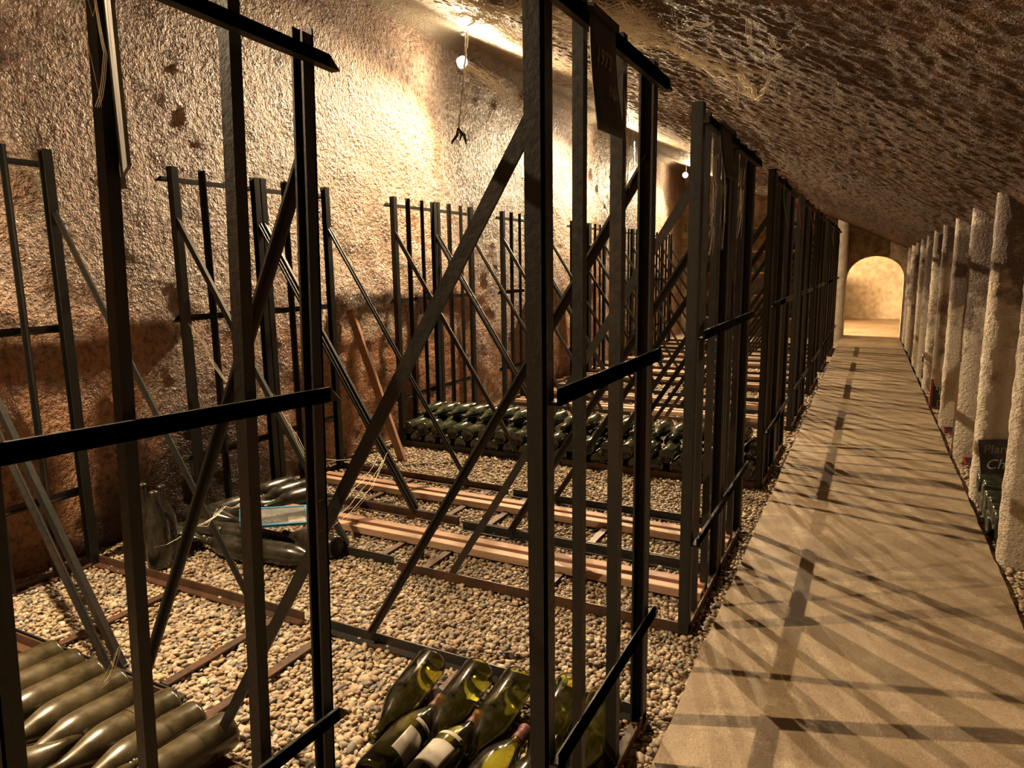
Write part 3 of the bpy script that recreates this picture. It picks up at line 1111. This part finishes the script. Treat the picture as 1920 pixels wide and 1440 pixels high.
tg = hung_tag('hanging_tag', 1.213, 1.345, 1.688, 0.20, -0.462, 0.02, 'curved black tag chalked 1973 hanging from the top bar of the front rack')
text_part('1973', 0.040, 'fchalk', tg, (0.0075, -0.012, -0.085), (math.pi / 2, 0.06, math.pi / 2), 0.1)
squiggle(tg, 'fchalk', 0.0, 0.045, -0.125, 0.0125, 0.012, ((0, 1, 0), (0, 0, 1), (1, 0, 0)))
hung_tag('hanging_tag', 2.36, 2.55, 1.69, 0.165, -0.460, 0.03, 'narrow black tag bent on the top bar of the first full rack pair')

zs_ = empty('hanging_slate', (-0.955, 0.668, 1.70))
tag(zs_, 'thin slate tag hanging edge-on from the nearest rack', 'slate')
zs_.rotation_euler = (0, 0.0, math.atan2(0.66, -0.975) + math.radians(3.5))
MB().box((-0.07, -0.0025, -0.31), (0.07, 0.0025, 0)).build('slate_sheet', M['greyslate'], zs_)
MB().box((0.062, -0.0045, -0.325), (0.076, 0.0045, 0.0)).build('slate_edge', M['paper'], zs_)

bs = empty('framed_slate', (-2.40, 2.245, 0.128))
tag(bs, 'small blue framed slate lying across the fallen bottles', 'slate')
bs.rotation_euler = (math.radians(10), math.radians(4), math.radians(48))
MB().box((-0.145, -0.08, -0.003), (0.145, 0.08, 0.003)).build('slate_panel', M['greyslate'], bs)
for a, b in (((-0.15, -0.085), (0.15, -0.075)), ((-0.15, 0.075), (0.15, 0.085)), ((-0.15, -0.075), (-0.14, 0.075)), ((0.14, -0.075), (0.15, 0.075))):
    MB().box((a[0], a[1], -0.006), (b[0], b[1], 0.006)).build('frame_strip', M['blue'], bs)
for yy_, a_ in ((0.045, 0.008), (0.008, 0.012), (-0.045, 0.010)):
    squiggle(bs, 'chalk', -0.12, 0.045, yy_, 0.0036, a_, ((1, 0, 0), (0, 1, 0), (0, 0, 1)))
MB().box((0.06, -0.07, 0.003), (0.135, -0.02, 0.0042)).build('paper_sticker', M['paper'], bs)

ps_ = empty('chalk_slate', (0.71, 4.195, 0.182))
tag(ps_, 'black slate chalked Plan Char standing on the bottles of the nearest bin', 'slate')
ps_.rotation_euler = (math.radians(-14), math.radians(-7), 0)
MB().box((-0.155, -0.004, 0), (0.155, 0.004, 0.175)).build('slate_panel', M['slate'], ps_)
text_part('Plan', 0.062, 'fchalk', ps_, (-0.088, -0.0045, 0.105), (math.pi / 2, 0, 0), 0.2)
text_part('B', 0.05, 'fchalk', ps_, (0.03, -0.0045, 0.125), (math.pi / 2, 0, 0), 0.1)
text_part('Char', 0.07, 'chalk', ps_, (-0.065, -0.0045, 0.025), (math.pi / 2, 0, 0), 0.35)

rs = empty('price_slate', (0.585, 6.93, 0.0))
tag(rs, 'tall red edged slate with white writing leaning in a bin', 'slate')
rs.rotation_euler = (math.radians(-8), 0, 0)
MB().box((-0.075, -0.004, 0), (0.135, 0.004, 0.245)).build('slate_panel', M['slate'], rs)
MB().box((-0.085, -0.006, 0), (-0.068, 0.006, 0.245)).build('frame_strip', M['red'], rs)
MB().box((-0.085, -0.006, -0.004), (0.135, 0.006, 0.008)).build('frame_strip', M['red'], rs)
text_part('Bour', 0.07, 'chalk', rs, (0.02, -0.005, 0.155), (math.pi / 2, 0, 0), 0.1)
text_part('Blan', 0.055, 'chalk', rs, (0.02, -0.005, 0.115), (math.pi / 2, 0, 0), 0.1)
text_part('1,5', 0.05, 'chalk', rs, (0.02, -0.005, 0.075), (math.pi / 2, 0, 0), 0.1)
for a, b in (((-0.03, 0.06), (0.09, 0.064)), ((-0.03, 0.012), (0.09, 0.016)), ((-0.03, 0.012), (-0.026, 0.064))):
    MB().box((a[0], -0.0052, a[1]), (b[0], -0.0045, b[1])).build('chalk_line', M['chalk'], rs)

for i, (x, y, lab) in enumerate(((0.64, 5.05, 'little red edged slate lying on pebbles in the second bin'), (0.60, 5.95, 'little red edged slate lying on pebbles in the third bin'))):
    o = empty('small_slate', (x, y, 0.012))
    tag(o, lab, 'slate')
    o.rotation_euler = (math.radians(18), 0, 0.1)
    MB().box((-0.06, -0.035, 0), (0.06, 0.035, 0.006)).build('slate_panel', M['slate'], o)
    for a, b in (((-0.066, -0.041), (0.066, -0.033)), ((-0.066, 0.033), (0.066, 0.041)), ((-0.066, -0.033), (-0.058, 0.033)), ((0.058, -0.033), (0.066, 0.033))):
        MB().box((a[0], a[1], -0.002), (b[0], b[1], 0.009)).build('frame_strip', M['red'], o)

# ------------------------------------------------------------------ coloured ties on the far racks
def ribbon(x, y, z, L, mat, w, label, sw):
    n = 9
    mb = MB()
    for i in range(n):
        t = i / (n - 1)
        c = Vector((x + 0.01 * math.sin(t * 3 + y), y + sw * t * t, z - L * t))
        mb.v += [c + Vector((0, -w / 2, 0)), c + Vector((0, w / 2, 0))]
    for i in range(n - 1):
        mb.f.append((2 * i, 2 * i + 1, 2 * i + 3, 2 * i + 2))
    o = mb.build('ribbon', M[mat], None, True)
    md = o.modifiers.new('thickness', 'SOLIDIFY')
    md.thickness = 0.002
    tag(o, label, 'ribbon', 'coloured ties on the rack tops')


ribbon(-0.435, 4.00, 1.665, 0.22, 'green', 0.016, 'thin green string tied to the second full rack pair', 0.10)
ribbon(-0.440, 4.83, 1.67, 0.21, 'red', 0.035, 'red ribbon hanging at the far end of the second full rack pair', 0.03)
ribbon(-0.440, 5.62, 1.67, 0.20, 'red', 0.04, 'red ribbon hanging on the third full rack pair', 0.35)
ribbon(-0.430, 8.80, 1.66, 0.22, 'yellow', 0.05, 'yellow green ribbon hanging on the fifth full rack pair', 0.25)
ribbon(-0.430, 10.48, 1.66, 0.22, 'red', 0.07, 'red ribbon hanging on the last rack pair', 0.1)

# ------------------------------------------------------------------ shelf with bottles on the end wall
sh = empty('wall_shelf', (-1.75, 12.78, 0))
tag(sh, 'brown wooden shelf unit with rows of bottles at the end wall', 'shelf')
for z in (0.33, 0.72, 1.10, 1.46, 1.85):
    MB().box((-0.9, -0.14, z - 0.02), (0.9, 0.16, z)).build('shelf_board', M['board'], sh)
for x in (-0.9, -0.3, 0.3, 0.9):
    MB().box((x - 0.018, -0.14, 0), (x + 0.018, 0.16, 2.02)).build('upright', M['board'], sh)
for r, z in enumerate((0.33, 0.72, 1.10, 1.85)):
    for i in range(10):
        if (r == 3 and i % 3) or (i * 7 + r * 3) % 5 == 0:
            continue
        x = -2.58 + i * 0.185
        put(B_DARK, (x, 12.625), (0, 1), z, 'dark bottle on the %s shelf at the end wall, %s from the left' % (['lowest', 'second', 'third', 'top'][r], ORD[i]), 'bottles on the end wall shelves', scale=0.9)

cb = empty('shadow_caster', (-0.92, 16.72, 0.014))  # unseen blocker behind the pier, added to shade the far wall
tag(cb, 'unseen dark box added in the chamber beyond the arch to throw the stepped shadow', 'shadow_caster')
MB().box((-0.3, -0.2, 0), (0.3, 0.2, 0.93)).build('shadow_caster_body', M['caster'], cb)
MB().box((-0.32, -0.22, 0.93), (0.32, 0.22, 0.96)).build('shadow_caster_top', M['board'], cb)
MB().box((-0.29, -0.215, 0.02), (-0.01, -0.2, 0.91)).build('shadow_caster_door', M['board'], cb)
MB().box((0.01, -0.215, 0.02), (0.29, -0.2, 0.91)).build('shadow_caster_door', M['board'], cb)

# ------------------------------------------------------------------ cords, cobwebs, litter
def cord(top, bot, label, knot=True):
    o = empty('hanging_rope', top)
    tag(o, label, 'cord')
    d = Vector(bot) - Vector(top)
    n = 26
    pts = [d * (i / n) + Vector((random.uniform(-1, 1), random.uniform(-1, 1), 0)) * 0.006 for i in range(n + 1)]
    MB().tube(pts, [0.004 + 0.005 * abs(math.sin(i * 1.9)) for i in range(n + 1)], 6).build('cord_strand', M['cord'], o, True)
    if knot:
        mb = MB()
        for q_ in range(5):
            a = random.uniform(0, 6.28)
            e = d + Vector((0.05 * math.cos(a), 0.05 * math.sin(a), -random.uniform(0.0, 0.09)))
            mb.tube([d + Vector((0, 0, 0.03)), (d + e) / 2 + Vector((0.01, 0.01, 0.015)), e], [0.011, 0.009, 0.005], 5)
        mb.build('sooty_knot', M['black'], o, True)
    return o


cord((-2.5, 4.30, 2.80), (-2.5, 4.15, 2.13), 'dust coated cord with a sooty knot hanging in front of the nearest lamp')
cord((-2.55, 8.15, 2.66), (-2.55, 8.25, 2.15), 'dust coated cord hanging beside the second lamp', False)


def cobweb(name, paths, label, strands, spread, r=0.0011, cross=0, reach=0.5):
    mb = MB()
    for pth in paths:
        pth = [Vector(p) for p in pth]
        for s in range(strands):
            off = Vector((random.gauss(0, spread), random.gauss(0, spread), random.gauss(0, spread * 0.4)))
            pts = []
            i0 = 0 if random.random() < 0.5 else random.randint(0, max(0, len(pth) - 2))
            i1 = len(pth) if random.random() < 0.6 else random.randint(i0 + 2, len(pth))
            for p in pth[i0:i1]:
                pts.append(p + off * random.uniform(0.2, 1) + Vector((random.gauss(0, spread * 0.22), random.gauss(0, spread * 0.22), random.gauss(0, spread * 0.12))))
            if len(pts) >= 2:
                fine = []
                for a, b in zip(pts[:-1], pts[1:]):
                    for t in (0, 0.33, 0.66):
                        fine.append(a.lerp(b, t) + Vector((0, 0, -0.012 * math.sin(math.pi * t))))
                fine.append(pts[-1])
                mb.tube(fine, r * random.uniform(0.5, 1.3), 3)
    allp = [Vector(p) for pth in paths for p in pth]
    for c in range(cross):
        a, b = random.sample(allp, 2)
        if (a - b).length > reach:
            continue
        a = a + Vector((random.gauss(0, spread), random.gauss(0, spread), random.gauss(0, spread * 0.4)))
        b = b + Vector((random.gauss(0, spread), random.gauss(0, spread), random.gauss(0, spread * 0.4)))
        mid = (a + b) / 2 + Vector((0, 0, -0.03))
        mb.tube([a, mid, b], r * random.uniform(0.4, 0.9), 3)
    o = mb.build(name, M['web'])
    return tag(o, label, 'cobweb')


CZ = lambda x, y, d=0.03: (x, y, float(ceil_z(x, y)) - d)
WA = [(-1.073, 2.856, 2.249), (-0.951, 2.87, 2.208), (-0.861, 2.889, 2.177), (-0.789, 2.873, 2.149), (-0.756, 2.952, 2.135), (-0.788, 3.147, 2.144), (-0.697, 3.042, 2.108), (-0.618, 3.083, 2.075), (-0.538, 3.122, 2.042), (-0.408, 3.033, 1.985)]
WB = [(-1.045, 3.253, 2.232), (-0.885, 3.095, 2.182), (-0.819, 3.116, 2.158), (-0.791, 3.162, 2.145), (-0.752, 3.225, 2.128), (-0.652, 3.223, 2.087), (-0.559, 3.252, 2.048), (-0.523, 3.37, 2.01), (-0.52, 3.42, 1.97)]
WC = [(-0.86, 2.593, 2.183), (-0.842, 2.653, 2.175), (-0.831, 2.7, 2.17), (-0.807, 2.817, 2.158), (-0.784, 2.879, 2.147)]
WD = [(-0.543, 3.153, 2.043), (-0.545, 3.16, 1.98), (-0.55, 3.17, 1.93), (-0.57, 3.17, 1.88)]
WE = [(-0.518, 3.347, 2.01), (-0.50, 3.33, 1.95), (-0.46, 3.25, 1.965), (-0.408, 3.058, 1.985)]
WF = [(-0.789, 2.873, 2.149), (-0.702, 2.785, 2.115), (-0.62, 2.66, 2.085), (-0.53, 2.543, 2.049)]
cobweb('cobweb', [WA, WB, WB, WC, WE], 'big pale cobweb drooping from the dark vault above the first racks', 16, 0.010, 0.0010, 150)
cobweb('cobweb', [WD, WF, [(-0.672, 2.568, 2.127), (-0.697, 2.712, 2.134), (-0.733, 2.882, 2.146)]], 'thin web threads trailing from the big cobweb', 5, 0.006, 0.0009, 4)
cobweb('cobweb', [
    [(-1.274, 2.968, 2.334), (-1.18, 2.981, 2.302), (-1.039, 2.842, 2.258), (-0.929, 2.783, 2.222), (-0.847, 2.797, 2.195)],
    [(-1.467, 3.416, 2.39), (-1.356, 3.426, 2.352), (-1.16, 3.174, 2.292), (-1.043, 3.149, 2.253), (-0.939, 3.154, 2.218)],
    [(-1.296, 3.113, 2.338), (-1.136, 3.066, 2.286), (-0.978, 2.951, 2.235), (-0.858, 2.923, 2.196)],
], 'wide sheet of cobweb spread under the vault beside the first tall post', 60, 0.07, 0.0006, 520)
cobweb('cobweb', [
    [(-1.905, 3.161, 2.556), (-1.748, 3.129, 2.489), (-1.791, 3.413, 2.503), (-1.845, 3.63, 2.51), (-1.76, 3.60, 2.45), (-1.86, 3.90, 2.50)],
    [(-1.748, 3.129, 2.489), (-1.692, 3.192, 2.469), (-1.569, 3.126, 2.429), (-1.409, 2.953, 2.379)],
    [(-2.2, 3.6, 2.66), (-2.05, 3.5, 2.60), (-1.9, 3.45, 2.545), (-1.8, 3.42, 2.50)],
], 'thick cobweb veil along the vault left of the first tall post', 40, 0.03, 0.0010, 160)
cobweb('cobweb', [
    [(-2.96, 5.0, 2.83), (-2.85, 5.1, 2.76), (-2.78, 5.2, 2.70), (-2.75, 5.3, 2.62)],
    [(-2.98, 5.05, 2.83), (-2.92, 5.4, 2.76), (-2.9, 5.7, 2.72), (-2.85, 6.0, 2.65)],
    [(-2.9, 5.1, 2.8), (-2.8, 5.45, 2.62), (-2.75, 5.7, 2.5)],
], 'cobweb clinging around the nearest lamp', 22, 0.06, 0.0010, 60)
cobweb('cobweb', [
    [CZ(-1.13, 6.1, 0.0), CZ(-1.10, 6.1, 0.08), CZ(-1.07, 6.1, 0.16), CZ(-1.05, 6.08, 0.22)],
], 'single hanging web thread over the second rack pair', 4, 0.008, 0.0016)
cobweb('cobweb', [
    [(-0.402, 2.486, 2.02), (-0.411, 2.55, 2.0), (-0.408, 2.60, 1.97)],
    [(-0.348, 2.587, 1.99), (-0.342, 2.675, 1.975), (-0.309, 2.616, 1.967), (-0.283, 2.624, 1.96)],
], 'small scraps of web on the dark vault above the walkway', 6, 0.006, 0.0008)
cobweb('cobweb', [
    [(-1.55, 0.99, 0.62), (-1.52, 1.0, 0.52), (-1.58, 1.01, 0.42), (-1.66, 1.0, 0.30), (-1.74, 1.0, 0.18)],
    [(-1.50, 1.02, 0.60), (-1.60, 1.2, 0.57), (-1.70, 1.4, 0.55), (-1.8, 1.55, 0.5)],
], 'stringy cobweb hanging on the brace of the nearest rack', 4, 0.010, 0.0007, 3)
cobweb('cobweb', [
    [(-0.99, 1.05, 0.78), (-1.15, 1.4, 0.72), (-1.35, 1.7, 0.68), (-1.6, 1.74, 0.62)],
    [(-0.99, 1.05, 0.72), (-1.10, 1.3, 0.70), (-1.25, 1.6, 0.71)],
    [(-1.0, 1.05, 0.74), (-1.4, 1.5, 0.62), (-1.9, 1.9, 0.62), (-2.3, 2.2, 0.72)],
], 'loose cobweb strung between the nearest rack and the next brace', 3, 0.025, 0.00035, 4)
cobweb('cobweb', [
    [(-1.0, 0.655, 1.72), (-0.97, 0.66, 1.62), (-0.965, 0.66, 1.55), (-0.985, 0.655, 1.48)],
    [(-1.03, 0.62, 1.60), (-0.98, 0.65, 1.64), (-0.96, 0.67, 1.70)],
], 'dusty web threads on the post with the edge-on slate', 4, 0.008, 0.0006, 5)
cobweb('cobweb', [
    [(-2.93, 2.3, 1.62), (-2.95, 2.3, 1.4), (-2.94, 2.3, 1.1), (-2.93, 2.32, 0.95)],
    [(-2.93, 2.3, 1.0), (-2.85, 2.3, 0.92), (-2.75, 2.28, 0.8), (-2.65, 2.28, 0.72)],
], 'thin web threads on the first full rack pair against the wall', 6, 0.012, 0.0011)

for (x, y, z0, z1, lab) in ((-0.50, 2.44, 1.60, 1.28, 'fuzzy dust web wrapped on a post left of the bent narrow tag'), (-0.50, 2.60, 1.62, 1.30, 'fuzzy dust web wrapped on a post right of the bent narrow tag'),
                            (-0.50, 2.95, 1.62, 1.35, 'fuzzy dust web on a thin post of the first pair, far frame'), (-0.50, 1.525, 1.62, 1.42, 'wispy web on the third post of the rack with the 1973 tag')):
    cobweb('cobweb', [[(x + 0.006, y, z0), (x + 0.012, y, z0 * 0.7 + z1 * 0.3), (x + 0.012, y, z0 * 0.3 + z1 * 0.7), (x + 0.004, y, z1)]], lab, 6, 0.008, 0.0005, 6)

o = MB().lathe([(0.002, 0), (0.018, 0.002), (0.022, 0.012), (0.012, 0.022), (0.003, 0.025)], 7).build('crumpled_paper', M['teal'])
o.location = (-0.742, 1.735, 0.04)
tag(o, 'tiny crumpled pale blue scrap on the rail behind the first post', 'scrap')
o = MB().lathe([(0.016, 0), (0.02, 0.004), (0.02, 0.02), (0.015, 0.024), (0.002, 0.024)], 14).build('black_bung', M['black'], None, True)
o.location = (-1.70, 2.40, 0.004)
tag(o, 'small black bung lying on the pebbles near the pale batten', 'bung')
